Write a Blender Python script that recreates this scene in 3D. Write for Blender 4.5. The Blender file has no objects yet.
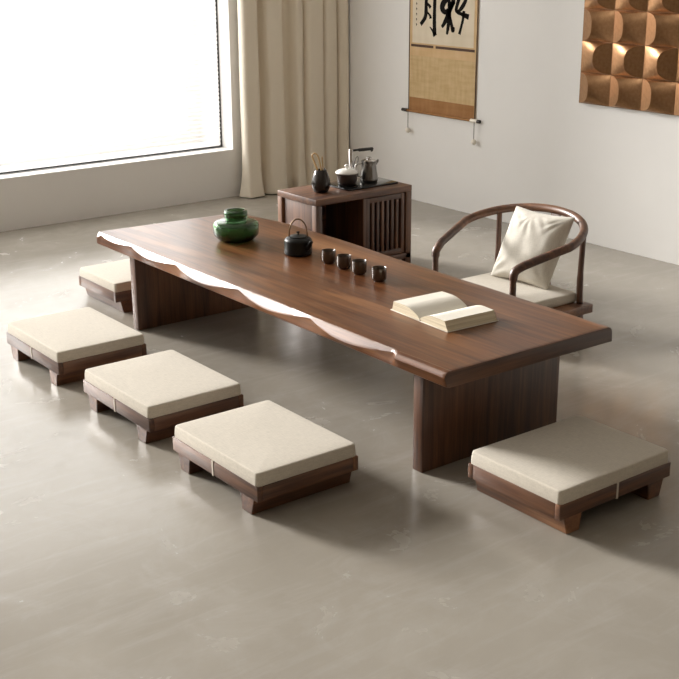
import bpy, bmesh, math, random
from mathutils import Vector, Matrix, noise
random.seed(7)
scene = bpy.context.scene
COL = scene.collection
PI = math.pi

# ------------------------------------------------------------------ materials
def new_mat(name):
    m = bpy.data.materials.new(name); m.use_nodes = True
    nt = m.node_tree; b = nt.nodes['Principled BSDF']
    return m, nt, b
def N(nt, t, **kw):
    n = nt.nodes.new(t)
    for k, v in kw.items():
        if k in n.inputs: n.inputs[k].default_value = v
        else: setattr(n, k, v)
    return n
def L(nt, a, b): nt.links.new(a, b)
def ramp(nt, fac, stops):
    r = N(nt, 'ShaderNodeValToRGB'); e = r.color_ramp.elements
    while len(e) < len(stops): e.new(0.5)
    for el, (p, c) in zip(e, stops): el.position = p; el.color = (*c, 1)
    L(nt, fac, r.inputs[0]); return r
def simple(name, col, rough=.5, metal=0, spec=.5, **kw):
    m, nt, b = new_mat(name)
    b.inputs['Base Color'].default_value = (*col, 1); b.inputs['Roughness'].default_value = rough
    b.inputs['Metallic'].default_value = metal; b.inputs['Specular IOR Level'].default_value = spec
    for k, v in kw.items(): b.inputs[k].default_value = v
    return m
def wood(name, axis, dark, mid, light, rough=.44, ring=1.0, bump=.05, spec=.85):
    m, nt, b = new_mat(name)
    tc = N(nt, 'ShaderNodeTexCoord'); oi = N(nt, 'ShaderNodeObjectInfo')
    off = N(nt, 'ShaderNodeVectorMath', operation='SCALE'); off.inputs['Scale'].default_value = 7.0
    cmb = N(nt, 'ShaderNodeCombineXYZ')
    for i in range(3): L(nt, oi.outputs['Random'], cmb.inputs[i])
    L(nt, cmb.outputs[0], off.inputs[0])
    add = N(nt, 'ShaderNodeVectorMath', operation='ADD'); L(nt, tc.outputs['Object'], add.inputs[0]); L(nt, off.outputs[0], add.inputs[1])
    def mapped(s_long, s_cross):
        mp = N(nt, 'ShaderNodeMapping'); sc = [s_cross]*3; sc['xyz'.index(axis)] = s_long
        mp.inputs['Scale'].default_value = sc; L(nt, add.outputs[0], mp.inputs[0]); return mp
    m1 = mapped(.55, 3.2)
    n1 = N(nt, 'ShaderNodeTexNoise', Scale=1.6*ring, Detail=3.0, Roughness=.55, Distortion=.5); L(nt, m1.outputs[0], n1.inputs['Vector'])
    mul = N(nt, 'ShaderNodeMath', operation='MULTIPLY'); mul.inputs[1].default_value = 9.0; L(nt, n1.outputs[0], mul.inputs[0])
    sn = N(nt, 'ShaderNodeMath', operation='SINE'); L(nt, mul.outputs[0], sn.inputs[0])
    m2 = mapped(1.1, 26)
    n2 = N(nt, 'ShaderNodeTexNoise', Scale=2.2, Detail=5.0, Roughness=.7); L(nt, m2.outputs[0], n2.inputs['Vector'])
    m3 = mapped(.5, 2.0)
    n3 = N(nt, 'ShaderNodeTexNoise', Scale=1.5, Detail=2.0); L(nt, m3.outputs[0], n3.inputs['Vector'])
    a1 = N(nt, 'ShaderNodeMath', operation='MULTIPLY_ADD'); a1.inputs[1].default_value = .20; a1.inputs[2].default_value = 0; L(nt, sn.outputs[0], a1.inputs[0])
    a2 = N(nt, 'ShaderNodeMath', operation='MULTIPLY_ADD'); a2.inputs[1].default_value = .70; L(nt, n2.outputs[0], a2.inputs[0]); L(nt, a1.outputs[0], a2.inputs[2])
    a3 = N(nt, 'ShaderNodeMath', operation='MULTIPLY_ADD'); a3.inputs[1].default_value = .38; L(nt, n3.outputs[0], a3.inputs[0]); L(nt, a2.outputs[0], a3.inputs[2])
    r = ramp(nt, a3.outputs[0], [(.26, dark), (.54, mid), (.86, light)])
    L(nt, r.outputs[0], b.inputs['Base Color'])
    b.inputs['Roughness'].default_value = rough; b.inputs['Specular IOR Level'].default_value = spec
    bp = N(nt, 'ShaderNodeBump', Strength=bump, Distance=.002); L(nt, n2.outputs[0], bp.inputs['Height']); L(nt, bp.outputs[0], b.inputs['Normal'])
    return m
W_D, W_M, W_L = (.046, .0135, .005), (.178, .072, .028), (.36, .172, .078)
WOODX = wood('walnut_x', 'x', W_D, W_M, W_L)
WOODY = wood('walnut_y', 'y', W_D, W_M, W_L)
WOODZ = wood('walnut_z', 'z', W_D, W_M, W_L)
WOODTOP = wood('walnut_lacquered', 'x', (.066, .020, .007), (.205, .083, .030), (.34, .162, .068), .29, 1.0, 0, .48)
def linen(name, col):
    m, nt, b = new_mat(name)
    tc = N(nt, 'ShaderNodeTexCoord')
    mp = N(nt, 'ShaderNodeMapping'); mp.inputs['Scale'].default_value = (1, 1, 1); L(nt, tc.outputs['Object'], mp.inputs[0])
    w1 = N(nt, 'ShaderNodeTexNoise', Scale=32.0, Detail=5.0, Roughness=.75)
    st = N(nt, 'ShaderNodeMapping'); st.inputs['Scale'].default_value = (9, 1, 5); L(nt, mp.outputs[0], st.inputs[0]); L(nt, st.outputs[0], w1.inputs['Vector'])
    w2 = N(nt, 'ShaderNodeTexNoise', Scale=32.0, Detail=5.0, Roughness=.75)
    s2 = N(nt, 'ShaderNodeMapping'); s2.inputs['Scale'].default_value = (1, 9, 5); L(nt, mp.outputs[0], s2.inputs[0]); L(nt, s2.outputs[0], w2.inputs['Vector'])
    ad = N(nt, 'ShaderNodeMath', operation='ADD'); L(nt, w1.outputs[0], ad.inputs[0]); L(nt, w2.outputs[0], ad.inputs[1])
    hf = N(nt, 'ShaderNodeMath', operation='MULTIPLY'); hf.inputs[1].default_value = .5; L(nt, ad.outputs[0], hf.inputs[0])
    r = ramp(nt, hf.outputs[0], [(.3, tuple(c*.78 for c in col)), (.7, tuple(min(1, c*1.12) for c in col))])
    L(nt, r.outputs[0], b.inputs['Base Color']); b.inputs['Roughness'].default_value = .9; b.inputs['Specular IOR Level'].default_value = .15
    b.inputs['Sheen Weight'].default_value = .15
    bp = N(nt, 'ShaderNodeBump', Strength=.25, Distance=.001); L(nt, hf.outputs[0], bp.inputs['Height']); L(nt, bp.outputs[0], b.inputs['Normal'])
    return m
LINEN = linen('cream_linen', (.63, .58, .495))
LINEN_PILLOW = linen('ivory_linen', (.70, .665, .59))
# curtain
m, nt, b = new_mat('beige_curtain'); CURTAIN = m
b.inputs['Base Color'].default_value = (.82, .75, .63, 1); b.inputs['Roughness'].default_value = .8; b.inputs['Sheen Weight'].default_value = .2
b.inputs['Specular IOR Level'].default_value = .2
# plaster wall
m, nt, b = new_mat('warm_white_plaster'); PLASTER = m
tc = N(nt, 'ShaderNodeTexCoord'); n1 = N(nt, 'ShaderNodeTexNoise', Scale=1.2, Detail=6.0, Roughness=.6); L(nt, tc.outputs['Object'], n1.inputs['Vector'])
r = ramp(nt, n1.outputs[0], [(.3, (.80, .79, .77)), (.7, (.84, .83, .81))]); L(nt, r.outputs[0], b.inputs['Base Color']); b.inputs['Roughness'].default_value = .85
b.inputs['Specular IOR Level'].default_value = .2
# microcement floor
TAUPE = simple('sand_paint', (.42, .35, .27), .8)
m, nt, b = new_mat('grey_microcement'); FLOORM = m
tc = N(nt, 'ShaderNodeTexCoord')
n1 = N(nt, 'ShaderNodeTexNoise', Scale=.9, Detail=8.0, Roughness=.62, Distortion=.4); L(nt, tc.outputs['Object'], n1.inputs['Vector'])
n2 = N(nt, 'ShaderNodeTexNoise', Scale=3.6, Detail=9.0, Roughness=.66, Distortion=.7); L(nt, tc.outputs['Object'], n2.inputs['Vector'])
ms = N(nt, 'ShaderNodeMapping'); ms.inputs['Scale'].default_value = (9, 1.1, 1); ms.inputs['Rotation'].default_value = (0, 0, .85); L(nt, tc.outputs['Object'], ms.inputs[0])
n3 = N(nt, 'ShaderNodeTexNoise', Scale=1.6, Detail=8.0, Roughness=.70, Distortion=.4); L(nt, ms.outputs[0], n3.inputs['Vector'])
r1 = ramp(nt, n1.outputs[0], [(.3, (.295, .268, .226)), (.7, (.350, .322, .276))])
r2 = ramp(nt, n2.outputs[0], [(.48, (0, 0, 0)), (.86, (1, 1, 1))])
r3 = ramp(nt, n3.outputs[0], [(.50, (0, 0, 0)), (.86, (1, 1, 1))])
pr = N(nt, 'ShaderNodeMath', operation='MULTIPLY'); L(nt, r2.outputs[0], pr.inputs[0]); pr.inputs[1].default_value = .32
p3 = N(nt, 'ShaderNodeMath', operation='MULTIPLY_ADD'); L(nt, r3.outputs[0], p3.inputs[0]); p3.inputs[1].default_value = .30; L(nt, pr.outputs[0], p3.inputs[2])
mx = N(nt, 'ShaderNodeMix', data_type='RGBA'); L(nt, p3.outputs[0], mx.inputs[0]); L(nt, r1.outputs[0], mx.inputs[6]); mx.inputs[7].default_value = (.52, .50, .47, 1)
L(nt, mx.outputs[2], b.inputs['Base Color'])
rr = N(nt, 'ShaderNodeMapRange'); L(nt, n2.outputs[0], rr.inputs[0]); rr.inputs[1].default_value = .3; rr.inputs[2].default_value = .7; rr.inputs[3].default_value = .15; rr.inputs[4].default_value = .30
L(nt, rr.outputs[0], b.inputs['Roughness']); b.inputs['Specular IOR Level'].default_value = .50
bp = N(nt, 'ShaderNodeBump', Strength=.012, Distance=.004); L(nt, n2.outputs[0], bp.inputs['Height']); L(nt, bp.outputs[0], b.inputs['Normal'])

WHITE_FRAME = simple('white_window_frame', (.78, .77, .75), .45)
GAP_SHADE = simple('dark_gap_shade', (.012, .011, .010), .6)  # near-black colour standing in for shade in the gaps around the blind
CHARCOAL = simple('charcoal_iron', (.006, .0065, .006), .4, 0, .3)
BRONZE = simple('aged_bronze', (.20, .13, .075), .35, 1)
CUPM = simple('brown_glazed_stoneware', (.060, .034, .020), .12, 0, .7)
BLACKGLASS = simple('black_glass_plate', (.006, .006, .006), .07)
STEEL = simple('grey_steel', (.20, .19, .178), .24, 1)
CHROME = simple('chrome', (.62, .60, .58), .18, 1)
BLACKPLASTIC = simple('black_plastic', (.012, .011, .010), .35)
BROWNPOT = simple('dark_brown_clay', (.035, .022, .017), .3)
WHITEGLAZE = simple('white_glaze', (.80, .78, .74), .25)
BAMBOO = simple('pale_bamboo', (.55, .36, .16), .5)
PAGE = simple('cream_pages', (.86, .82, .73), .8)
BOOKCOVER = simple('ivory_book_cover', (.74, .70, .60), .6)
STRAP = simple('pale_elastic', (.60, .54, .46), .8)
INK = simple('black_ink', (.008, .007, .006), .8, 0, .1)
IVORY = simple('ivory_bead', (.85, .80, .70), .3)
DARKWOOD = simple('ebony_rod', (.022, .013, .009), .35)
CORDM = simple('brown_cord', (.06, .035, .022), .8)
# page edges: thin layered lines
m, nt, b = new_mat('page_edges'); PAGE_EDGE = m
tc = N(nt, 'ShaderNodeTexCoord'); mp = N(nt, 'ShaderNodeMapping'); mp.inputs['Scale'].default_value = (2, 2, 420); L(nt, tc.outputs['Object'], mp.inputs[0])
n1 = N(nt, 'ShaderNodeTexNoise', Scale=1.0, Detail=3.0); L(nt, mp.outputs[0], n1.inputs['Vector'])
r = ramp(nt, n1.outputs[0], [(.35, (.58, .50, .34)), (.65, (.80, .72, .55))]); L(nt, r.outputs[0], b.inputs['Base Color']); b.inputs['Roughness'].default_value = .8
# scroll papers
def paper(name, c0, c1, sc):
    m, nt, b = new_mat(name)
    tc = N(nt, 'ShaderNodeTexCoord')
    s1 = N(nt, 'ShaderNodeMapping'); s1.inputs['Scale'].default_value = (sc, 1, sc*.18); L(nt, tc.outputs['Object'], s1.inputs[0])
    s2 = N(nt, 'ShaderNodeMapping'); s2.inputs['Scale'].default_value = (sc*.18, 1, sc); L(nt, tc.outputs['Object'], s2.inputs[0])
    a = N(nt, 'ShaderNodeTexNoise', Scale=1.0, Detail=4.0); L(nt, s1.outputs[0], a.inputs['Vector'])
    c = N(nt, 'ShaderNodeTexNoise', Scale=1.0, Detail=4.0); L(nt, s2.outputs[0], c.inputs['Vector'])
    ad = N(nt, 'ShaderNodeMath', operation='ADD'); L(nt, a.outputs[0], ad.inputs[0]); L(nt, c.outputs[0], ad.inputs[1])
    hf = N(nt, 'ShaderNodeMath', operation='MULTIPLY'); hf.inputs[1].default_value = .5; L(nt, ad.outputs[0], hf.inputs[0])
    r = ramp(nt, hf.outputs[0], [(.35, c0), (.65, c1)]); L(nt, r.outputs[0], b.inputs['Base Color']); b.inputs['Roughness'].default_value = .85
    b.inputs['Specular IOR Level'].default_value = .2
    return m
PAPER = paper('aged_paper', (.66, .57, .43), (.76, .67, .53), 14)
SILK = paper('golden_silk', (.50, .35, .17), (.62, .46, .26), 40)
SILK_TAN = paper('tan_silk', (.58, .39, .20), (.66, .47, .27), 22)
BROCADE = paper('brown_brocade', (.30, .145, .055), (.40, .21, .09), 26)
BRAID = simple('dark_brown_braid', (.07, .03, .015), .7)
# copper relief
m, nt, b = new_mat('brushed_copper'); COPPER = m
tc = N(nt, 'ShaderNodeTexCoord'); n1 = N(nt, 'ShaderNodeTexNoise', Scale=60.0, Detail=4.0); L(nt, tc.outputs['Object'], n1.inputs['Vector'])
r = ramp(nt, n1.outputs[0], [(.3, (.30, .165, .08)), (.7, (.38, .215, .11))]); L(nt, r.outputs[0], b.inputs['Base Color'])
b.inputs['Metallic'].default_value = 1.0; b.inputs['Roughness'].default_value = .36
# green glass
m, nt, b = new_mat('green_glass'); GREEN = m
b.inputs['Base Color'].default_value = (.16, .30, .155, 1); b.inputs['Transmission Weight'].default_value = 1; b.inputs['Roughness'].default_value = .03; b.inputs['IOR'].default_value = 1.48
# window glass
m, nt, b = new_mat('window_glass'); GLASS = m
nt.nodes.remove(b); o = nt.nodes['Material Output']
tr = N(nt, 'ShaderNodeBsdfTransparent'); gl = N(nt, 'ShaderNodeBsdfGlossy', Roughness=.02); ms = N(nt, 'ShaderNodeMixShader'); ms.inputs[0].default_value = .06
L(nt, tr.outputs[0], ms.inputs[1]); L(nt, gl.outputs[0], ms.inputs[2]); L(nt, ms.outputs[0], o.inputs[0])
# sheer pleated fabric
m, nt, b = new_mat('sheer_white_pleats'); SHEER = m
nt.nodes.remove(b); o = nt.nodes['Material Output']
tr = N(nt, 'ShaderNodeBsdfTransparent'); tl = N(nt, 'ShaderNodeBsdfTranslucent'); df = N(nt, 'ShaderNodeBsdfDiffuse')
tl.inputs[0].default_value = (.93, .92, .90, 1); df.inputs[0].default_value = (.93, .92, .90, 1)
m1 = N(nt, 'ShaderNodeMixShader'); m1.inputs[0].default_value = .5; L(nt, tl.outputs[0], m1.inputs[1]); L(nt, df.outputs[0], m1.inputs[2])
m2 = N(nt, 'ShaderNodeMixShader'); m2.inputs[0].default_value = .27; L(nt, tr.outputs[0], m2.inputs[1]); L(nt, m1.outputs[0], m2.inputs[2]); L(nt, m2.outputs[0], o.inputs[0])

# ------------------------------------------------------------------ object helpers
def link(name, me, mat=None, parent=None, loc=None, rotz=None):
    o = bpy.data.objects.new(name, me); COL.objects.link(o)
    if me is not None and mat is not None:
        for mm in (mat if isinstance(mat, (list, tuple)) else [mat]): me.materials.append(mm)
    if parent: o.parent = parent
    if loc: o.location = loc
    if rotz is not None: o.rotation_euler = (0, 0, rotz)
    return o
def obj(name, bm, mat, parent=None, smooth=None, loc=None, rotz=None):
    bmesh.ops.recalc_face_normals(bm, faces=bm.faces)
    me = bpy.data.meshes.new(name); bm.to_mesh(me); bm.free()
    if smooth is not None:
        me.shade_smooth()
        if smooth < 180: me.set_sharp_from_angle(angle=math.radians(smooth))
    return link(name, me, mat, parent, loc, rotz)
def thing(name, label, cat, loc=(0, 0, 0), rotz=0, group=None):
    o = link(name, None, None, None, loc, rotz); tag(o, label, cat, group); return o
def tag(o, label, cat, group=None):
    o['label'] = label; o['category'] = cat
    if group: o['group'] = group
    return o
def copy_tree(o, parent=None):
    c = o.copy(); COL.objects.link(c); c.parent = parent
    for ch in [x for x in COL.objects if x.parent == o]: copy_tree(ch, c)
    return c
def box(bm, x0, x1, y0, y1, z0, z1, bev=0, seg=2):
    v = [bm.verts.new((x, y, z)) for z in (z0, z1) for y in (y0, y1) for x in (x0, x1)]
    f = [bm.faces.new([v[i] for i in q]) for q in ((0, 2, 3, 1), (4, 5, 7, 6), (0, 1, 5, 4), (2, 6, 7, 3), (0, 4, 6, 2), (1, 3, 7, 5))]
    if bev:
        es = list({e for ff in f for e in ff.edges})
        bmesh.ops.bevel(bm, geom=es, offset=bev, segments=seg, affect='EDGES', profile=.5)
def boxobj(name, dims, mat, parent=None, bev=.003, seg=2, **kw):
    bm = bmesh.new(); box(bm, *dims, bev, seg); return obj(name, bm, mat, parent, 40, **kw)
def lathe(bm, prof, n=40, c=(0, 0, 0), cap=True):
    rings = []
    for r, z in prof:
        if r < 1e-6: rings.append([bm.verts.new((c[0], c[1], c[2]+z))])
        else: rings.append([bm.verts.new((c[0]+r*math.cos(2*PI*i/n), c[1]+r*math.sin(2*PI*i/n), c[2]+z)) for i in range(n)])
    for a, b_ in zip(rings, rings[1:]):
        for i in range(n):
            j = (i+1) % n
            if len(a) == 1 and len(b_) == 1: continue
            if len(a) == 1: bm.faces.new((a[0], b_[i], b_[j]))
            elif len(b_) == 1: bm.faces.new((a[i], a[j], b_[0]))
            else: bm.faces.new((a[i], a[j], b_[j], b_[i]))
    if cap:
        for rg in (rings[0], rings[-1]):
            if len(rg) > 2: bm.faces.new(rg)
def tube(bm, pts, rad, n=12, flat=1.0, cap=True):
    pts = [Vector(p) for p in pts]; k = len(pts)
    if not isinstance(rad, (list, tuple)): rad = [rad]*k
    tan = [(pts[min(i+1, k-1)]-pts[max(i-1, 0)]).normalized() for i in range(k)]
    up = Vector((0, 0, 1)) if abs(tan[0].z) < .9 else Vector((1, 0, 0))
    nrm = (up - tan[0]*up.dot(tan[0])).normalized(); rings = []
    for i in range(k):
        if i: nrm = (nrm - tan[i]*nrm.dot(tan[i])).normalized()
        bi = tan[i].cross(nrm)
        rings.append([bm.verts.new(pts[i]+rad[i]*(math.cos(2*PI*j/n)*nrm*flat+math.sin(2*PI*j/n)*bi)) for j in range(n)])
    for a, b_ in zip(rings, rings[1:]):
        for j in range(n): bm.faces.new((a[j], a[(j+1) % n], b_[(j+1) % n], b_[j]))
    if cap: bm.faces.new(rings[0]); bm.faces.new(list(reversed(rings[-1])))
def spline(P, m=8):
    P = [Vector(p) for p in P]; out = []
    for i in range(len(P)-1):
        p0, p1, p2, p3 = P[max(i-1, 0)], P[i], P[i+1], P[min(i+2, len(P)-1)]
        for s in range(m):
            t = s/m
            out.append(.5*((2*p1)+(p2-p0)*t+(2*p0-5*p1+4*p2-p3)*t*t+(3*p1-p0-3*p2+p3)*t**3))
    out.append(P[-1]); return out
def interp(x, tab):
    if x <= tab[0][0]: return tab[0][1]
    for (a, va), (b_, vb) in zip(tab, tab[1:]):
        if x <= b_:
            t = (x-a)/(b_-a); t = t*t*(3-2*t); return va+(vb-va)*t
    return tab[-1][1]
def rrect(w, h, r, n=6):
    out = []
    for cx, cy, a0 in ((w/2-r, h/2-r, 0), (-w/2+r, h/2-r, PI/2), (-w/2+r, -h/2+r, PI), (w/2-r, -h/2+r, 1.5*PI)):
        for i in range(n+1): out.append((cx+r*math.cos(a0+PI/2*i/n), cy+r*math.sin(a0+PI/2*i/n)))
    return out
def cushion_bm(w, h, z0, z1, er=.012, crown=.006, cr=.02, seed=0):
    """soft box cushion: rounded plan, rolled edge, gently crowned top"""
    bm = bmesh.new(); rings = []; m = min(w, h)/2
    prof = [(.0, 'c')]
    levels = [(m*.6, z0), (er, z0), (er*.3, z0+er*.3), (0, z0+er)]
    for t in (.25, .5, .75): levels.append((-.0025*math.sin(PI*t), z0+er+(z1-z0-2*er)*t))
    levels += [(0, z1-er)]
    for a in (18, 36, 54, 72, 90): levels.append((er*(1-math.cos(math.radians(a))), z1-er+er*math.sin(math.radians(a))))
    for t in (.08, .18, .32, .5, .7, .88): levels.append((er+(m-er)*t, z1+crown*(1-(1-t)**2.4)))
    for d, z in levels:
        ww, hh = w-2*d, h-2*d; r = min(max(cr-d*.2, .004), ww/2*.99, hh/2*.99)
        ring = []
        for x, y in rrect(ww, hh, r):
            zz = z + (.0022*noise.noise(Vector((x*7+seed*9, y*7, seed))) if z > z1-er*.5 else 0)
            ring.append(bm.verts.new((x, y, zz)))
        rings.append(ring)
    n = len(rings[0])
    for a, b_ in zip(rings, rings[1:]):
        for i in range(n): bm.faces.new((a[i], a[(i+1) % n], b_[(i+1) % n], b_[i]))
    bm.faces.new(rings[0]); bm.faces.new(rings[-1])
    return bm

# ------------------------------------------------------------------ setting
WX, WY = -2.19, 3.0155
FX, FY, CZ = 6.4, -7.2, 3.0
WIN_Y0, WIN_Y1, WIN_Z0, WIN_Z1 = -6.4, 2.106, .332, 2.70
def struct(o): o['kind'] = 'structure'; return o
struct(boxobj('floor', (-2.74, FX+.2, FY-.2, WY+.2, -.1, 0), FLOORM, bev=0))
struct(boxobj('ceiling', (-2.74, FX+.2, FY-.2, WY+.2, CZ, CZ+.1), PLASTER, bev=0))
bm = bmesh.new()
ys = [FY, WIN_Y0, WIN_Y1, WY]; zs = [0, WIN_Z0, WIN_Z1, CZ]
def wall_grid(bm, x_in, x_out):
    for x in (x_in, x_out):
        for i in range(3):
            for j in range(3):
                if i == 1 and j == 1: continue
                bm.faces.new([bm.verts.new(p) for p in ((x, ys[i], zs[j]), (x, ys[i+1], zs[j]), (x, ys[i+1], zs[j+1]), (x, ys[i], zs[j+1]))])
    for (a, b_) in (((WIN_Y0, WIN_Z0), (WIN_Y1, WIN_Z0)), ((WIN_Y1, WIN_Z0), (WIN_Y1, WIN_Z1)), ((WIN_Y1, WIN_Z1), (WIN_Y0, WIN_Z1)), ((WIN_Y0, WIN_Z1), (WIN_Y0, WIN_Z0)),
                    ((FY, 0), (WY, 0)), ((WY, 0), (WY, CZ)), ((WY, CZ), (FY, CZ)), ((FY, CZ), (FY, 0))):
        bm.faces.new([bm.verts.new(p) for p in ((x_in, *a), (x_in, *b_), (x_out, *b_), (x_out, *a))])
    bmesh.ops.remove_doubles(bm, verts=bm.verts, dist=1e-5)
wall_grid(bm, WX, WX-.55)
struct(obj('wall_left', bm, PLASTER))
struct(boxobj('wall_back', (WX-.55, FX+.2, WY, WY+.2, 0, CZ), PLASTER, bev=0))
struct(boxobj('wall_right', (FX, FX+.2, FY, WY, 0, CZ), TAUPE, bev=0))
struct(boxobj('wall_front', (WX-.55, FX+.2, FY-.2, FY, 0, CZ), TAUPE, bev=0))
# window: white frame with a wide margin, one pane
win = link('window_1', None, None, None, (WX-.45, (WIN_Y0+WIN_Y1)/2, WIN_Z0)); win['kind'] = 'structure'
hy, hz = (WIN_Y1-WIN_Y0)/2, WIN_Z1-WIN_Z0
def pane_frame(parent):
    bm = bmesh.new(); a = .12; c = .10
    for d in ((-.05, .03, -hy, -hy+a, 0, hz), (-.05, .03, hy-a, hy, 0, hz), (-.05, .03, -hy+a, hy-a, 0, c), (-.05, .03, -hy+a, hy-a, hz-c, hz)): box(bm, *d)
    obj('window_frame', bm, WHITE_FRAME, parent)['kind'] = 'structure'
    bm = bmesh.new(); box(bm, -.012, -.004, -hy+a, hy-a, c, hz-c); obj('pane', bm, GLASS, parent)['kind'] = 'structure'
pane_frame(win)
# pleated blind inside the recess
bl = thing('pleated_blind', 'sheer white pleated blind glowing with daylight in the big window', 'blind', (WX-.135, (WIN_Y0+WIN_Y1)/2, WIN_Z0))
bm = bmesh.new(); P = .0145; k = 0; prev = None
z = .012
while z < hz-.03:
    x = .009 if k % 2 else -.009
    cur = (bm.verts.new((x, -hy+.02, z)), bm.verts.new((x, hy-.014, z)))
    if prev: bm.faces.new((prev[0], prev[1], cur[1], cur[0]))
    prev = cur; z += P; k += 1
obj('pleats', bm, SHEER, bl)
boxobj('bottom_gap_strip', (-.012, .012, -hy+.02, hy-.014, .004, .0125), GAP_SHADE, bl, .002)  # dark strip painting the shaded gap between blind and sill
boxobj('head_rail', (-.02, .02, -hy+.005, hy-.005, hz-.035, hz-.001), WHITE_FRAME, bl, .003)
boxobj('side_gap_strip', (-.013, -.005, hy-.013, hy-.001, .001, hz-.035), GAP_SHADE, bl, .001)  # dark strips, here and below, paint the shadow gap between blind and reveal
boxobj('side_gap_strip', (-.013, -.005, -hy+.001, -hy+.019, .001, hz-.035), GAP_SHADE, bl, .001)

# ------------------------------------------------------------------ curtain
bm = bmesh.new()
cy = [2.175, 2.146, 2.136, 2.150, 2.20, 2.250, 2.268, 2.272, 2.285, 2.318, 2.336, 2.352, 2.40, 2.462, 2.492, 2.498, 2.512, 2.560, 2.578, 2.592, 2.630, 2.662, 2.672, 2.680, 2.700, 2.76, 2.812, 2.826, 2.830, 2.850, 2.90, 2.940, 2.950, 2.954, 2.960, 2.985, 3.002]
cx = [.012, .030, .075, .108, .112, .104, .060, .015, .004, .012, .070, .100, .104, .098, .050, .012, .004, .012, .060, .098, .094, .060, .050, .085, .106, .104, .096, .060, .045, .090, .098, .092, .020, .0, .090, .145, .150]
pl = spline([(x, y, 0) for x, y in zip(cx, cy)], 6)
zl = [0.006, .012, .03, .06, .10, .18, .35, .7, 1.2, 1.8, 2.4, 2.94]
rows = []
for z in zl:
    row = []
    for i, p in enumerate(pl):
        t = max(0, 1-z/.30)
        wob = .010*noise.noise(Vector((p.y*6, z*1.1, 3))) + .008*noise.noise(Vector((p.y*14, z*2.3, 9)))
        sq = 1-.12*min(1, z/2.9)
        x = WX+.022+p.x*sq+wob*.6 + t*t*.020*(1 if p.x > .05 else .4)
        y = p.y + wob*.5 - t*t*(.014*math.sin(i*.35)+.036*max(0, 1-i/22))
        row.append(bm.verts.new((max(x, WX+.008), min(max(y, 2.07), WY-.006), z)))
    rows.append(row)
for a, b_ in zip(rows, rows[1:]):
    for i in range(len(a)-1): bm.faces.new((a[i], a[i+1], b_[i+1], b_[i]))
cur = obj('curtain', bm, CURTAIN, None, 180)
md = cur.modifiers.new('thick', 'SOLIDIFY'); md.thickness = .003; md.offset = 0
tag(cur, 'floor-length beige curtain hanging in soft folds beside the window', 'curtain')

# ------------------------------------------------------------------ table
TH, TB = .4295, .372
tb = thing('low_table', 'long low walnut table with wavy live edge on two slab legs', 'table', (1.07, .42, 0))
ox, oy = 1.07, .42
PIN = [-.10, .20, .60, 1.083, 1.562, 2.055, 2.42]
def bevel_amt(x):
    for a, b_ in zip(PIN, PIN[1:]):
        if a <= x <= b_:
            t = (x-a)/(b_-a)
            s = math.sin(PI*t**.85)**1.1
            return s*(.42 if a < -.05 else .8 if a < .3 else .55 if a > 2 else 1)
    return .5
def front(x):
    s = bevel_amt(x); yt = .050+.0025*math.sin(x*6.1)+.003*s
    
    k = min(1, max(0, (x-2.045)/.016))
    wd = .010+.034*s
    return yt, yt-.575*wd*(1-k)-k*.031, TH-.82*wd*(1-k)-k*.019
def back(x): return interp(x, [(-.18, .80), (.27, .859), (.66, .862), (1.19, .838), (1.6, .834), (1.96, .826), (2.3, .815)])
bm = bmesh.new(); nx = 150; rows = []
xs = []
for i in range(nx+1): xs.append(i/nx)
def section(u, shrink):
    row = []
    def X(y): 
        xl = -.150 + .06*max(0, (y-.09))/.7 + shrink; xr = 2.306 + .012*(y/.8) - shrink
        return xl+(xr-xl)*u
    x0 = X(.4); yt, yr, zr = front(x0); yb = back(x0)
    pts = [(.040+shrink, TB+shrink), (.034, TB+.005), (.034+(yr-.034)*.6, TB+.005+(zr-TB-.005)*.6), (yr+.0001, zr-.0012)]
    kk = min(1, max(0, (x0-2.045)/.016))
    for t in (.03, .25, .5, .75, .96): pts.append((yr+(yt-yr)*t-.0045*kk*math.sin(PI*t), zr+(TH-zr)*t+.0065*kk*math.sin(PI*t)))
    pts += [(yt, TH-.0006), (yt+.006, TH-.0)]
    for t in (.06, .15, .3, .5, .7, .85, .95): pts.append((yt+(yb-.02-yt)*t, TH))
    pts += [(yb-.02, TH), (yb-.010, TH-.003), (yb-.003, TH-.010), (yb, TH-.020), (yb+.002, TB+.012), (yb+.002-shrink, TB+shrink), (.45, TB+shrink)]
    if shrink: pts = [(y, min(z, TH-shrink)) for y, z in pts]
    for y, z in pts: row.append(bm.verts.new((X(y)-ox, y-oy, z)))
    return row
rows.append(section(0, .0)); 
for r_ in rows[0]: pass
rows = []
def end_row(u, inset):
    row = section(u, 0); c = Vector((0, 0, (TH+TB)/2))
    for v in row:
        v.co.z = c.z+(v.co.z-c.z)*(1-inset/.029); v.co.y *= (1-inset/.42)
    return row
bm.free(); bm = bmesh.new()
def shifted(u, inset, dx):
    row = end_row(u, inset)
    for v in row: v.co.x += dx
    return row
rows.append(shifted(0, .0035, 0)); rows.append(shifted(0, .001, .001)); rows.append(shifted(0, 0, .0035))
for u in xs[1:-1]: rows.append(section(u, 0))
rows.append(shifted(1, 0, -.0035)); rows.append(shifted(1, .001, -.001)); rows.append(shifted(1, .0035, 0))
n = len(rows[0])
for a, b_ in zip(rows, rows[1:]):
    for i in range(n): bm.faces.new((a[i], a[(i+1) % n], b_[(i+1) % n], b_[i]))
for fc in [bm.faces.new(rows[0]), bm.faces.new(rows[-1])]: fc.material_index = 1
ends = set(v for r_ in rows[:2]+rows[-2:] for v in r_)
for fc in bm.faces:
    if all(v in ends for v in fc.verts): fc.material_index = 1
obj('tabletop', bm, [WOODTOP, WOODY], tb, 24)
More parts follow.
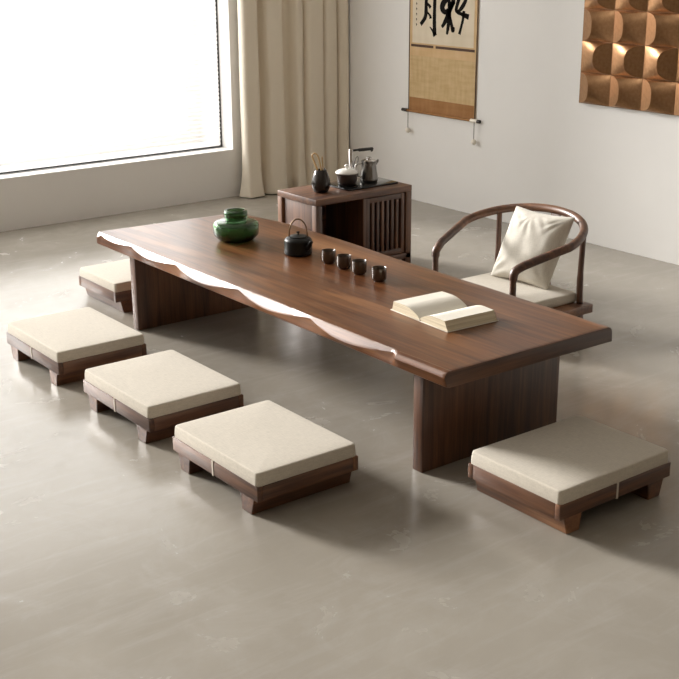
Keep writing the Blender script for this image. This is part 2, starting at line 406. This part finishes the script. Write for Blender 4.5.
for x0, x1 in ((.078, .128), (2.087, 2.137)):
    boxobj('leg', (x0-ox, x1-ox, .083-oy, .752-oy, 0, TB+.001), WOODZ, tb, .004)

# ------------------------------------------------------------------ floor seats
A, B, H1, H2, HC = .527, .405, .1107, .0597, .1540
def floor_seat(label, loc, rotz):
    t = thing('low_stool', label, 'stool', loc, rotz, 'low stools around the low table')
    th = .022; hx, hy_ = A/2, B/2
    f = link('frame', None, None, t) if False else None
    bm = bmesh.new()
    box(bm, -hx, hx, -hy_, -hy_+th, H2, H1, .0025); obj('side_board', bm, WOODX, t, 40)
    bm = bmesh.new(); box(bm, -hx, hx, hy_-th, hy_, H2, H1, .0025); obj('side_board', bm, WOODX, t, 40)
    for s in (-1, 1):
        bm = bmesh.new(); xa = s*hx; xb = s*(hx-th)
        box(bm, min(xa, xb), max(xa, xb), -hy_+th+.0003, hy_-th-.0003, H2, H1, .0025); obj('end_board', bm, WOODY, t, 40)
    bm = bmesh.new(); box(bm, -hx+th, hx-th, -hy_+th, hy_-th, H2+.006, H1-.022); obj('deck', bm, WOODX, t, 40)
    for s in (-1, 1):                      # trapezoid foot planks running front to back
        bm = bmesh.new(); yo = hy_-.004
        xo_t, xi_t, xo_b, xi_b = s*(hx-.026), s*(hx-.106), s*(hx-.042), s*(hx-.098)
        vs = []
        for y in (-yo, yo):
            vs.append([bm.verts.new(p) for p in ((xo_b, y, 0), (xi_b, y, 0), (xi_t, y, H2+.001), (xo_t, y, H2+.001))])
        for i in range(4): bm.faces.new((vs[0][i], vs[0][(i+1) % 4], vs[1][(i+1) % 4], vs[1][i]))
        bm.faces.new(vs[0]); bm.faces.new(vs[1])
        bmesh.ops.bevel(bm, geom=list(bm.edges), offset=.002, segments=2, affect='EDGES')
        obj('foot', bm, WOODY, t, 40)
    obj('cushion', cushion_bm(A-.010, B-.010, H1-.021, HC, .006, .003, .014, len(label) % 50/7), LINEN, t, 60)
    for s in (-1, 1):
        bm = bmesh.new(); y = s*hy_
        box(bm, -.0045, .0045, min(y, y+s*.0018), max(y, y+s*.0018), H2-.0015, H1+.0015, .0006, 1)
        box(bm, -.0045, .0045, min(y+s*.0018, y-s*.03), max(y+s*.0018, y-s*.03), H2-.0018, H2-.0002)
        box(bm, -.0045, .0045, min(y+s*.0018, y-s*.005), max(y+s*.0018, y-s*.005), H1+.0002, H1+.0018)
        obj('strap', bm, STRAP, t, 40)['label'] = 'thin white strap'
    return t
def seat_at(label, x, y, rot=False):
    if not rot: return floor_seat(label, (x+A/2, y+B/2, 0), 0)
    return floor_seat(label, (x+B/2, y+A/2, 0), PI/2)
seat_at('cream cushioned low stool nearest the far table leg, leftmost of three in a row', .085, -.541)
seat_at('middle cream cushioned low stool of the three along the wavy table edge', .842, -.544)
seat_at('nearest cream cushioned low stool of the row of three, standing in the foreground', 1.554, -.554)
seat_at('cream cushioned low stool at the far table end, partly hidden behind the slab leg', -.5715, .122, True)
seat_at('shaded cream cushioned low stool alone at the near right end of the table', 2.3476, .098, True)

# ------------------------------------------------------------------ low round-back chair
ch = thing('floor_chair', 'walnut floor chair with curved horseshoe backrest behind the table', 'chair', (1.086, 1.32, 0), -.017)
CW, CG, CYC, CD = .342, -.308, .247, .278
def rz(y): return .35+.314*y-.062*y*y
def rail_pt(t):
    s = 1 if t >= 0 else -1; a = abs(t)
    if a > .5:
        y = CYC*(1-(a-.5)*2); x = s*(CW+CG*(CYC-y))
    else:
        ph = a*PI; x = s*CW*math.sin(ph); y = CYC+CD*math.cos(ph)
    return x, y, rz(y)
FT = .12
bm = bmesh.new(); pts = []
R_ = .032
def arm_end(s):
    x, y, z = rail_pt(s)
    return [(x*.985, y-.012, FT-.002), (x*.985, y-.013, z-.09), (x*.985, y-.013, z-.045), (x*.988, y-.010, z-.022), (x*.992, y+.004, z-.006)]
left = arm_end(-1); right = arm_end(1)
mid = [rail_pt(-1+2*i/56) for i in range(2, 55)]
path = left+mid+list(reversed(right))
path = spline(path, 3)
rad = []
for p in path:
    rad.append(.0150 if p.z < rz(p.y)-.05 else .0195)
tube(bm, path, rad, 14)
obj('top_rail', bm, WOODX, ch, 180)
for s in (-1, 1):
    x, y, z = rail_pt(s*.3)
    bm = bmesh.new(); tube(bm, spline([(x, y, FT-.002), (x*.99, y-.003, FT+.12), (x, y, z-.004)], 6), [.0155]*7+[.0135]*6, 12); obj('back_post', bm, WOODZ, ch, 180)
x, y, z = rail_pt(0)
bm = bmesh.new(); rows = []
for i in range(13):
    t = i/12; zz = FT-.002+(z-FT)*t; yy = y-.05+.05*t+.022*math.sin(PI*t)*-1
    rows.append([bm.verts.new((sx, yy+dy, zz)) for sx, dy in ((-.032, -.005), (.024, -.005), (.024, .005), (-.032, .005))])
for a, b_ in zip(rows, rows[1:]):
    for i in range(4): bm.faces.new((a[i], a[(i+1) % 4], b_[(i+1) % 4], b_[i]))
bm.faces.new(rows[0]); bm.faces.new(rows[-1])
obj('back_splat', bm, WOODZ, ch, 40)
SFX, SFY0, SFY1 = .325, -.075, .452
boxobj('seat_frame', (-SFX, SFX, SFY0, SFY1, .078, FT), WOODX, ch, .006, 3)
for sx in (-1, 1):
    for yy in (SFY0+.03, SFY1-.09):
        xa, xb = sx*(SFX-.03), sx*(SFX-.085)
        boxobj('leg', (min(xa, xb), max(xa, xb), yy, yy+.06, 0, .0785), WOODZ, ch, .004)
bm = cushion_bm(.515, .45, FT-.001, .166, .010, .005, .02, 4.2)
bmesh.ops.translate(bm, verts=bm.verts, vec=(0, .193, 0))
obj('seat_cushion', bm, LINEN, ch, 60)

# throw pillow leaning on the rail
def pillow_bm(w, h, T, n=44):
    bm = bmesh.new(); G = [[], []]
    for k, sg in enumerate((1, -1)):
        for j in range(n+1):
            row = []
            for i in range(n+1):
                u, v = -1+2*i/n, -1+2*j/n
                pu = 1-.085*(1-abs(u)**1.5)*abs(v)**3*0 ; 
                x = w/2*u*(1-.075*(1-v*v)**1.2*abs(u)**2); y = h/2*v*(1-.075*(1-u*u)**1.2*abs(v)**2)
                f = max(0, (1-u**4)*(1-v**4))**.62*(1-.30*(abs(u*v))**1.2)
                edge = (1-abs(u))*(1-abs(v))
                d = max(1-abs(u), 1-abs(v))
                wr = .007*noise.noise(Vector((u*2.2, v*2.2, sg*5)))*f
                for cu, cv, am in ((-1, 1, 1), (1, 1, .8), (-1, -1, 1), (1, -1, .7), (-.1, 1, .5)):
                    du, dv = u-cu, v-cv; dd = math.hypot(du, dv); an = math.atan2(dv, du)
                    wr += am*.0042*math.sin(an*13+cu*2+noise.noise(Vector((an*2, dd*2, cu+cv)))*3)*math.exp(-((dd-.42)/.30)**2)*min(1, f*1.5)
                x += .16*y
                row.append((x, y, sg*T/2*f+wr*(1 if f > 0 else 0)))
            G[k].append(row)
    V = {}
    def vert(k, j, i):
        key = (0 if (i in (0, n) or j in (0, n)) else k, j, i)
        if key not in V: V[key] = bm.verts.new(G[k][j][i])
        return V[key]
    for k in (0, 1):
        for j in range(n):
            for i in range(n): bm.faces.new((vert(k, j, i), vert(k, j, i+1), vert(k, j+1, i+1), vert(k, j+1, i)))
    return bm
pw = .355
po = obj('throw_pillow', pillow_bm(pw, .36, .135), LINEN_PILLOW, None, 180)
tag(po, 'square ivory throw pillow leaning back on the curved chair rail', 'pillow')
Xd = Vector((.995, .075, 0)).normalized(); Yd = Vector((.09, .30, .93)); Yd = (Yd-Xd*Yd.dot(Xd)).normalized(); Zd = Xd.cross(Yd)
M = Matrix((Xd, Yd, Zd)).transposed().to_4x4(); ctr = Vector((1.092, 1.632, .170))+Yd*.176
M.translation = ctr; po.matrix_world = M

# ------------------------------------------------------------------ tea cabinet
kx0, kx1, ky0, ky1, KH = -.3775, -.0235, 1.232, 1.890, .4425
kc = thing('tea_cabinet', 'small walnut tea cabinet with open niche and slatted door by the curtain', 'cabinet', ((kx0+kx1)/2, (ky0+ky1)/2, 0))
cw, cd = (kx1-kx0)/2, (ky1-ky0)/2
boxobj('top_board', (-cw, cw, -cd, cd, KH-.034, KH), WOODY, kc, .003)
boxobj('bottom_board', (-cw, cw, -cd, cd, .03, .062), WOODY, kc, .003)
for sx in (-1, 1):
    for sy in (-1, 1):
        xa, xb, ya, yb = sx*cw, sx*(cw-.038), sy*cd, sy*(cd-.040)
        boxobj('corner_post', (min(xa, xb), max(xa, xb), min(ya, yb), max(ya, yb), 0, KH-.0345), WOODZ, kc, .003)
for sy in (-1, 1):
    ya, yb = sy*(cd-.010), sy*(cd-.022)
    boxobj('side_panel', (-cw+.055, cw-.0385, min(ya, yb), max(ya, yb), .0625, KH-.0345), WOODZ, kc, .001)
    ya, yb = sy*(cd-.024), sy*(cd-.030)
    boxobj('side_backing', (-cw+.0385, cw-.0385, min(ya, yb), max(ya, yb), .0625, KH-.0345), DARKWOOD, kc, .0005)
boxobj('back_panel', (-cw+.006, -cw+.014, -cd+.0405, cd-.0405, .0625, KH-.0345), WOODY, kc, .001)
DIV = 1.553-(ky0+ky1)/2
boxobj('divider', (-cw+.015, cw-.002, DIV-.004, DIV+.014, .0625, KH-.0345), WOODZ, kc, .001)
d0, d1 = DIV+.0155, cd-.0505
dr = link('door', None, None, kc, (0, 0, 0))
for nm, ya, yb in (('stile', d0, d0+.026), ('stile', d1-.022, d1)):
    boxobj(nm, (cw-.026, cw-.004, ya, yb, .066, KH-.038), WOODZ, dr, .0015)
boxobj('rail', (cw-.026, cw-.004, d0+.0265, d1-.0225, KH-.066, KH-.038), WOODY, dr, .0015)
boxobj('rail', (cw-.026, cw-.004, d0+.0265, d1-.0225, .066, .094), WOODY, dr, .0015)
ns = 6; pitch = (d1-.0225-d0-.0265)/(ns+.5+.0)
g = .0165
span = (d1-.0225)-(d0+.0265); sl = (span-(ns+1)*g)/ns
for i in range(ns):
    ya = d0+.0265+g+i*(sl+g)
    boxobj('slat', (cw-.024, cw-.006, ya, ya+sl, .0945, KH-.0665), WOODZ, dr, .0012)

# items on the cabinet
JX, JY = -.182, 1.382
hol = thing('utensil_jar', 'dark egg-shaped jar of tea tools at the near cabinet corner', 'jar', (JX, JY, KH))
bm = bmesh.new()
lathe(bm, [(0, 0), (.026, 0), (.033, .003), (.0425, .022), (.0465, .042), (.0440, .062), (.036, .090), (.0265, .114), (.025, .115), (.0235, .113), (.033, .09), (.041, .062), (.043, .046), (.036, .022), (.02, .008), (0, .008)], 40)
bmesh.ops.scale(bm, verts=bm.verts, vec=(1.12, 1.12, 1.06))
obj('jar_body', bm, simple('dark_gunmetal_glaze', (.03, .024, .021), .22, .35, .6), hol, 60)
tg = link('bamboo_tongs', None); 
def top_tool(name, label, paths, rad, mat, loc, flat=1.0, cat='tea tool'):
    bm = bmesh.new()
    for p in paths: tube(bm, spline(p, 6), rad, 8, flat)
    o = obj(name, bm, mat, None, 180, loc); tag(o, label, cat, 'tea tools in the dark jar'); return o
bpy.data.objects.remove(tg)
top_tool('tea_tongs', 'pale bamboo tongs with looped head standing in the dark jar', [[(.0, 0, .014), (-.008, -.005, .09), (-.030, -.022, .165), (-.033, -.032, .195), (-.024, -.022, .208), (-.014, -.010, .195), (-.008, -.002, .165), (.004, .006, .09), (.006, .004, .018)]], .0046, BAMBOO, (JX, JY, KH))
top_tool('tea_scoop', 'pale bamboo scoop standing upright behind the looped tongs', [[(.006, .012, .012), (.004, .014, .10), (-.004, .012, .19)]], [.003]*6+[.003, .0034, .0038, .0042, .005, .0055, .003], BAMBOO, (JX, JY, KH), .5)
top_tool('tea_needle', 'short dark tea needle at the right side of the jar', [[(.004, .016, .015), (.008, .019, .07), (.004, .022, .128)]], .0032, DARKWOOD, (JX, JY, KH))

st = thing('tea_stove', 'flat black glass tea stove with chrome tap on the cabinet top', 'tea stove', (-.195, 1.655, KH))
bm = bmesh.new()
for_plate = (-.128, .096, -.150, .200, 0, .011)
boxobj('plate', for_plate, BLACKGLASS, st, .003)
# tap: chrome upright column with black swing spout
sx_, sy_ = -.100, .020
tp = boxobj('tap_base', (sx_-.018, sx_+.018, sy_-.018, sy_+.018, .0112, .020), BLACKPLASTIC, st, .003)
bm = bmesh.new(); lathe(bm, [(0, .02), (.0125, .02), (.0125, .182), (.0115, .184), (0, .184)], 24, (sx_, sy_, 0)); obj('tap_column', bm, CHROME, st, 40)
bm = bmesh.new(); tube(bm, [(sx_, sy_+.008, .176), (sx_+.004, sy_+.06, .177)], .006, 10); tube(bm, [(sx_+.004, sy_+.055, .175), (sx_+.008, sy_+.145, .174)], .0125, 12, .75)
tube(bm, spline([(sx_+.008, sy_+.138, .172), (sx_+.009, sy_+.143, .16)], 4), .007, 10); obj('tap_spout', bm, BLACKPLASTIC, st, 60)
bm = bmesh.new(); tube(bm, spline([(sx_+.004, sy_+.012, .075), (sx_+.004, sy_+.030, .13), (sx_+.004, sy_+.046, .138), (sx_+.004, sy_+.046, .11), (sx_+.004, sy_+.03, .075), (sx_+.004, sy_+.012, .05)], 6), .0022, 8); obj('water_hose', bm, BLACKPLASTIC, st, 180)

PZ = KH+.0112
pt = thing('lidded_pot', 'small dark brown pot with a white lid on the stove plate', 'pot', (-.216, 1.585, PZ))
bm = bmesh.new(); lathe(bm, [(0, 0), (.044, 0), (.050, .004), (.056, .030), (.058, .062), (.0565, .0625), (.053, .0615), (.050, .03), (.044, .008), (0, .007)], 40); obj('pot_body', bm, BROWNPOT, pt, 60)
bm = bmesh.new(); lathe(bm, [(0, .0628), (.062, .0628), (.0645, .066), (.063, .070), (.048, .080), (.025, .087), (0, .089)], 40); obj('lid', bm, WHITEGLAZE, pt, 60)
bm = bmesh.new(); lathe(bm, [(0, .088), (.006, .088), (.006, .093), (.012, .098), (.013, .104), (.009, .110), (0, .111)], 24); obj('lid_knob', bm, WHITEGLAZE, pt, 60)
bm = bmesh.new(); tube(bm, spline([(.0, .055, .05), (.0, .072, .055), (0, .075, .045), (0, .055, .038)], 5), .004, 8); obj('pot_handle', bm, BROWNPOT, pt, 180)

ks = thing('steel_kettle', 'grey steel kettle with flared base at the right of the stove', 'kettle', (-.205, 1.730, PZ), PI)
bm = bmesh.new(); lathe(bm, [(0, 0), (.040, 0), (.043, .004), (.0445, .014), (.042, .034), (.0375, .062), (.0355, .085), (.036, .100), (.0375, .106), (.036, .107), (0, .107)], 40); obj('kettle_body', bm, STEEL, ks, 40)
bm = bmesh.new(); lathe(bm, [(0, .1075), (.034, .1075), (.034, .111), (.020, .115), (.013, .116), (.013, .124), (.011, .126), (0, .126)], 32); obj('lid', bm, CHROME, ks, 40)
bm = bmesh.new(); tube(bm, spline([(-.006, -.030, .088), (-.008, -.041, .098), (-.009, -.050, .108)], 5), [.010]*4+[.008]*4+[.005]*3, 10); obj('spout', bm, STEEL, ks, 180)
bm = bmesh.new(); tube(bm, spline([(.012, .034, .096), (.020, .058, .094), (.022, .064, .07), (.016, .056, .036), (.010, .040, .03)], 5), .0045, 8); obj('handle', bm, CHROME, ks, 180)
ks.scale = (1.16, 1.16, 1.08)

# ------------------------------------------------------------------ items on the table
bm = bmesh.new()
prof = [(0, 0), (.066, 0), (.074, .0025), (.084, .009), (.097, .022), (.1025, .030), (.1045, .038), (.1045, .070), (.1025, .079), (.096, .086), (.082, .091), (.052, .0935), (.0475, .096), (.0475, .101), (.051, .1045), (.0535, .110), (.0535, .131), (.0515, .137), (.046, .140), (.040, .139),
        (.044, .134), (.0465, .128), (.0465, .113), (.042, .106), (.040, .099), (.043, .089), (.070, .0845), (.090, .079), (.0965, .069), (.0965, .040), (.092, .032), (.080, .020), (.064, .010), (0, .010)]
lathe(bm, prof, 64)
o = obj('glass_vase', bm, GREEN, None, 60, (.395, .470, TH)); tag(o, 'squat green glass vase with narrow neck on the table', 'vase')

kt = thing('iron_kettle', 'small black iron kettle with arched bronze handle on the table', 'kettle', (.785, .540, TH))
bm = bmesh.new(); pr = [(0, 0), (.052, 0), (.058, .003)]
for i in range(14): pr += [(.0605+.0006*(i % 2), .006+i*.0042)]
pr += [(.060, .066), (.054, .073), (.044, .077), (.040, .078), (0, .078)]
lathe(bm, pr, 48); obj('kettle_body', bm, CHARCOAL, kt, 50)
bm = bmesh.new(); lathe(bm, [(0, .0785), (.040, .0785), (.041, .081), (.030, .085), (.010, .087), (.0045, .088), (.004, .093), (.0075, .097), (.007, .101), (0, .103)], 32); obj('lid', bm, CHARCOAL, kt, 50)
bm = bmesh.new(); hd = Vector((.607, .795, 0)); pts = []
for i in range(25):
    a = PI*i/24; p = hd*(-.040*math.cos(a)); pts.append((p.x, p.y, .074+.082*math.sin(a)**.8))
tube(bm, pts, .0032, 10, 1.0); obj('handle', bm, BRONZE, kt, 180)
bm = bmesh.new(); sd = Vector((.99, .10, 0)).normalized(); 
tube(bm, spline([tuple(sd*.050+Vector((0, 0, .034))), tuple(sd*.068+Vector((0, 0, .044))), tuple(sd*.080+Vector((0, 0, .062))), tuple(sd*.088+Vector((0, 0, .070)))], 5), [.013]*5+[.010]*5+[.0075]*6, 12); obj('spout', bm, CHARCOAL, kt, 180)

bm = bmesh.new()
lathe(bm, [(0, .004), (.018, .004), (.020, 0), (.0225, 0), (.023, .004), (.0285, .008), (.0305, .014), (.0308, .030), (.0306, .053), (.030, .0555), (.0288, .0545), (.0284, .03), (.026, .014), (0, .010)], 28)
cup_labels = ['small brown tea cup standing closest to the black kettle', 'second brown tea cup from the black kettle', 'third brown tea cup counting from the black kettle', 'brown tea cup set apart at the book end of the row']
cup = obj('tea_cup', bm, CUPM, None, 50, (.988, .553, TH)); tag(cup, cup_labels[0], 'cup', 'row of tea cups on the table')
for lb, (x, y) in zip(cup_labels[1:], ((1.098, .550), (1.206, .547), (1.339, .543))):
    c = cup.copy(); COL.objects.link(c); c.location = (x, y, TH); c['label'] = lb

# open book
bk = thing('open_book', 'thick cream book lying open face up near the table end', 'book', (1.846, .318, TH), -.055)
BHt = .229
bm = bmesh.new()
for x0, x1 in ((-.172, -.004), (.004, .164)): box(bm, x0, x1, -.004, BHt+.004, 0, .0028, .0008, 1)
tube(bm, [(0, -.004, .0042), (0, BHt+.004, .0042)], .0042, 10)
obj('cover', bm, BOOKCOVER, bk, 40)
def page_block(side, W_, Hm, lean):
    bm = bmesh.new(); n = 14; top = []; prof = [(.003*side, .0030)]
    for i in range(n+1):
        t = i/n; x = .003+(W_-lean)*t
        z = .010 + Hm*min(1, math.sin(min(t*2.6, PI/2)))*(1-.10*t)
        prof.append((x*side, .003+z*(1 if t > .0 else .6)))
    prof.append((W_*side, .0030))
    f = []
    for y in (0, BHt): f.append([bm.verts.new((x, y, z)) for x, z in prof])
    k = len(prof)
    for i in range(k):
        fc = bm.faces.new((f[0][i], f[0][(i+1) % k], f[1][(i+1) % k], f[1][i]))
        fc.material_index = 0 if i < k-2 and i > 0 else 1
    a = bm.faces.new(f[0]); c = bm.faces.new(f[1]); a.material_index = c.material_index = 1
    obj('page_block', bm, [PAGE, PAGE_EDGE], bk, 30)
page_block(1, .160, .026, .022); page_block(-1, .166, .026, .012)

# ------------------------------------------------------------------ hanging scroll
SX0, SX1 = -1.365, -.705; SZ = .612
sc_ = thing('hanging_scroll', 'tall hanging calligraphy scroll with golden silk mounting on the back wall', 'scroll', ((SX0+SX1)/2, WY-.004, SZ))
hw = (SX1-SX0)/2; ST = 2.38-SZ; yf = -.004
def sheet(name, x0, x1, z0, z1, mat, d0=0.0, d1=.002):
    return boxobj(name, (x0, x1, -d1, -d0, z0, z1), mat, sc_, 0)
sheet('backing', -hw, hw, 0, ST, SILK_TAN, .0004, .0030)
sheet('brown_band', -hw+.012, hw-.012, .004, .095, BROCADE, .0031, .0042)
sheet('lower_silk', -hw+.012, hw-.012, .0955, .372, SILK, .0031, .0042)
sheet('braid', -hw+.022, -.085, .430, .446, BRAID, .0031, .0044)
sheet('braid', -.062, hw-.022, .430, .446, BRAID, .0031, .0044)
sheet('painting_paper', -hw+.034, hw-.034, .456, 1.50, PAPER, .0031, .0042)
for s in (-1, 1):
    xa, xb = s*hw, s*(hw-.008)
    sheet('side_edge', min(xa, xb), max(xa, xb), .004, ST, CORDM, .0031, .0048)
bm = bmesh.new(); tube(bm, [(-hw, -.012, .002), (hw, -.012, .002)], .0085, 16)
rl = obj('roller', bm, BROCADE, sc_, 40)
for s in (-1, 1):
    bm = bmesh.new(); tube(bm, [(s*(hw+.001), -.012, .002), (s*(hw+.052), -.012, .002)], .0115, 16); obj('roller_knob', bm, DARKWOOD, rl, 40)
bm = bmesh.new(); tube(bm, [(hw-.03, -.012, .002), (hw+.030, -.012, .002)], .0128, 16); obj('roller_collar', bm, IVORY, rl, 40)
for s in (-1, 1):
    bm = bmesh.new(); tube(bm, [(s*(hw-.004)+.016, -.0225, .006), (s*(hw-.004)+.016, -.0225, -.118)], .0022, 8); cd_ = obj('weight_cord', bm, CORDM, sc_, 180)
    bm = bmesh.new(); bmesh.ops.create_uvsphere(bm, u_segments=16, v_segments=10, radius=.018); bmesh.ops.translate(bm, verts=bm.verts, vec=(s*(hw-.004)+.016, -.0225, -.131)); obj('weight_bead', bm, IVORY, cd_, 180)
# brush strokes (u,v read in the sheet's own plane; x to the right, z up)
def brush(bm, P, w):
    pts = spline([(p[0], 0, p[1]) for p in P], 6); k = len(pts); prev = None
    for i, p in enumerate(pts):
        t = (pts[min(i+1, k-1)]-pts[max(i-1, 0)]).normalized(); nn = Vector((-t.z, 0, t.x))
        f = i/(k-1)*(len(w)-1); j = min(int(f), len(w)-2); ww = w[j]+(w[j+1]-w[j])*(f-j); ww *= .64*(1+.12*noise.noise(Vector((i*.7, P[0][0]*40, 1))))
        yy = -.0046
        cur = (bm.verts.new(p+nn*ww+Vector((0, yy, 0))), bm.verts.new(p-nn*ww+Vector((0, yy, 0))))
        if prev: bm.faces.new((prev[0], prev[1], cur[1], cur[0]))
        prev = cur
def q(a, b_):    # sheet coordinates: centimetres from the sheet centre line / above roller
    return (a/100, b_/100)
strokes_moon = [
    ([q(-15.5, 76.5), q(-16.2, 72), q(-16.3, 65), q(-17.6, 61.5), q(-21.5, 57.6)], [.022, .024, .026, .024, .020]),
    ([q(-15.8, 76.3), q(-11.5, 78.2), q(-8.0, 77.6), q(-7.9, 70), q(-7.9, 62), q(-7.6, 55), q(-7.2, 51.4)], [.018, .02, .026, .024, .025, .028, .030]),
    ([q(-7.0, 51.0), q(-9.2, 54.0), q(-12.4, 56.6)], [.026, .014, .004]),
    ([q(-15.6, 71.5), q(-13.2, 70.0), q(-11.8, 68.6)], [.012, .016, .02]),
    ([q(-15.4, 66.0), q(-12.2, 63.6), q(-11.6, 61.8)], [.010, .014, .022])]
strokes_plum = [
    ([q(7.6, 79), q(3.6, 75), q(.2, 71.5), q(-.4, 68.6), q(2.6, 66.6), q(7.0, 68.8), q(11.0, 73.5)], [.016, .030, .036, .034, .026, .026, .020]),
    ([q(13.2, 80), q(10.0, 74), q(6.0, 66.5), q(2.4, 60.4), q(-.6, 57.0)], [.018, .028, .030, .026, .016]),
    ([q(5.4, 79), q(6.0, 72), q(6.4, 64), q(5.4, 57), q(4.4, 52.6)], [.020, .024, .028, .024, .014]),
    ([q(6.6, 66), q(8.4, 60), q(10.0, 55.4), q(11.2, 57.6)], [.014, .020, .026, .010]),
    ([q(17.2, 79.5), q(14.6, 74), q(12.8, 68.4), q(15.0, 66.6)], [.018, .024, .022, .014]),
    ([q(22.0, 75.5), q(19.4, 71.6), q(16.2, 68.4), q(13.4, 67.0)], [.020, .026, .020, .012]),
    ([q(13.6, 66.8), q(18.6, 65.8), q(24.6, 64.4)], [.014, .020, .028]),
    ([q(20.0, 68), q(19.2, 62.5), q(17.6, 57.5), q(16.2, 53.4)], [.020, .018, .016, .020])]
for ss in (strokes_moon, strokes_plum):
    bm = bmesh.new()
    for P_, w in ss: brush(bm, P_, w)
    o = obj('brush_character', bm, INK, sc_)
    md = o.modifiers.new('t', 'SOLIDIFY'); md.thickness = .0003
bm = bmesh.new()
for i in range(6):
    z0 = .75-i*.0335
    brush(bm, [(-.2585, z0), (-.2555, z0-.010), (-.257, z0-.018)], [.002, .005, .002]); brush(bm, [(-.262, z0-.006), (-.250, z0-.007)], [.004, .003])
obj('signature_column', bm, INK, sc_)

# ------------------------------------------------------------------ copper relief panel
TX, TZ, TW, TH_ = .167, .818, .2255, .177
NC, NR = 4, 4
ar = thing('copper_relief_art', 'square copper wall relief of repeating arched tiles on the back wall', 'wall art', (TX+TW*NC/2, WY-.003, TZ))
boxobj('backing_board', (-TW*NC/2, TW*NC/2, -.012, 0, 0, TH_*NR), simple('copper_backing', (.20, .10, .045), .5, .8), ar, .001)
def tile_bm(flip):
    bm = bmesh.new(); w, h = TW-.003, TH_-.003; n = 36; s, Pm = .100, .046
    cap, body = [], []
    for j in range(n+1):
        v = -1+2*j/n
        ua = max(s*(1-abs(v)**2.8)**.48 if abs(v) < 1 else 0, 0.0006)
        k = Pm/s
        cap.append([(ua*t, v*h/2, k*ua*t) for t in (0, .5, .93, 1)])
        row = []
        for t in (0, .15, .3, .45, .6, .8, 1):
            u = ua+(w-ua)*t; hh = k*ua*(1-t)*(1-.10*math.sin(PI*t)); row.append((u, v*h/2, hh))
        body.append(row)
    def put(rows):
        R = []
        for r in rows:
            rr = []
            for u, z, d in r:
                x = u-w/2; x = -x if flip else x
                rr.append(bm.verts.new((x, -.0122-d, z+h/2)))
            R.append(rr)
        for a, b_ in zip(R, R[1:]):
            for i in range(len(a)-1): bm.faces.new((a[i], a[i+1], b_[i+1], b_[i]))
        return R
    put(cap); put(body)
    return bm
tiles = {}
for r_ in range(NR):
    for c in range(NC):
        flip = bool(r_ % 2); x = -TW*NC/2+TW*(c+.5); z = TH_*r_+.0015
        if flip not in tiles:
            bm = tile_bm(flip); bmesh.ops.remove_doubles(bm, verts=bm.verts, dist=1e-6)
            t = obj('relief_tile', bm, COPPER, ar, 32, (x, 0, z)); tiles[flip] = t
        else:
            t = tiles[flip].copy(); COL.objects.link(t); t.parent = ar; t.location = (x, 0, z)

# ------------------------------------------------------------------ light: overcast daylight through the window
w = bpy.data.worlds.new('daylight'); scene.world = w; w.use_nodes = True
bg = w.node_tree.nodes['Background']; bg.inputs[0].default_value = (1.0, .985, .965, 1); bg.inputs[1].default_value = 4.1
ld = bpy.data.lights.new('window_portal', 'AREA'); ld.shape = 'RECTANGLE'; ld.size = WIN_Z1-WIN_Z0; ld.size_y = WIN_Y1-WIN_Y0
ld.cycles.is_portal = True
lo = bpy.data.objects.new('window_portal', ld); COL.objects.link(lo); lo.location = (WX-.53, (WIN_Y0+WIN_Y1)/2, (WIN_Z0+WIN_Z1)/2); lo.rotation_euler = (0, -PI/2, 0)

sl_ = bpy.data.lights.new('hazy_sun', 'SUN'); sl_.energy = 11.6; sl_.angle = math.radians(13); sl_.color = (1, .97, .93)
so = bpy.data.objects.new('hazy_sun', sl_); COL.objects.link(so); so.location = (-6, -3, 3)
SUN_EL, SUN_AZ = math.radians(17), math.atan2(.30, 1)
sdir = Vector((math.cos(SUN_EL)*math.cos(SUN_AZ), math.cos(SUN_EL)*math.sin(SUN_AZ), -math.sin(SUN_EL)))
so.rotation_euler = sdir.to_track_quat('-Z', 'Y').to_euler()

# ------------------------------------------------------------------ camera
f_px, yaw, pitch, roll = 1208.8, .9189, -.3230, -.0058
cyw, syw, cp, sp = math.cos(yaw), math.sin(yaw), math.cos(pitch), math.sin(pitch)
fwd = Vector((-syw*cp, cyw*cp, sp)); right = Vector((cyw, syw, 0)); up = right.cross(fwd)
Rv = right*math.cos(roll)+up*math.sin(roll); Uv = -right*math.sin(roll)+up*math.cos(roll)
cam = bpy.data.cameras.new('camera'); cam.sensor_width = 36; cam.lens = f_px/679*36; cam.clip_start = .05
co = bpy.data.objects.new('camera', cam); COL.objects.link(co)
M = Matrix((Rv, Uv, -fwd)).transposed().to_4x4(); M.translation = (4.9767, -2.4356, 1.7534); co.matrix_world = M
scene.camera = co

vs = scene.view_settings; scene.display_settings.display_device = 'sRGB'
vs.view_transform = 'Standard'; vs.look = 'None'; vs.gamma = 1; vs.use_curve_mapping = False; vs.exposure = -0.06
cy_ = scene.cycles
cy_.use_denoising = True
cy_.max_bounces = 12; cy_.diffuse_bounces = 6; cy_.glossy_bounces = 5; cy_.transmission_bounces = 10; cy_.transparent_max_bounces = 16
cy_.sample_clamp_indirect = 8; cy_.caustics_refractive = True; cy_.caustics_reflective = False
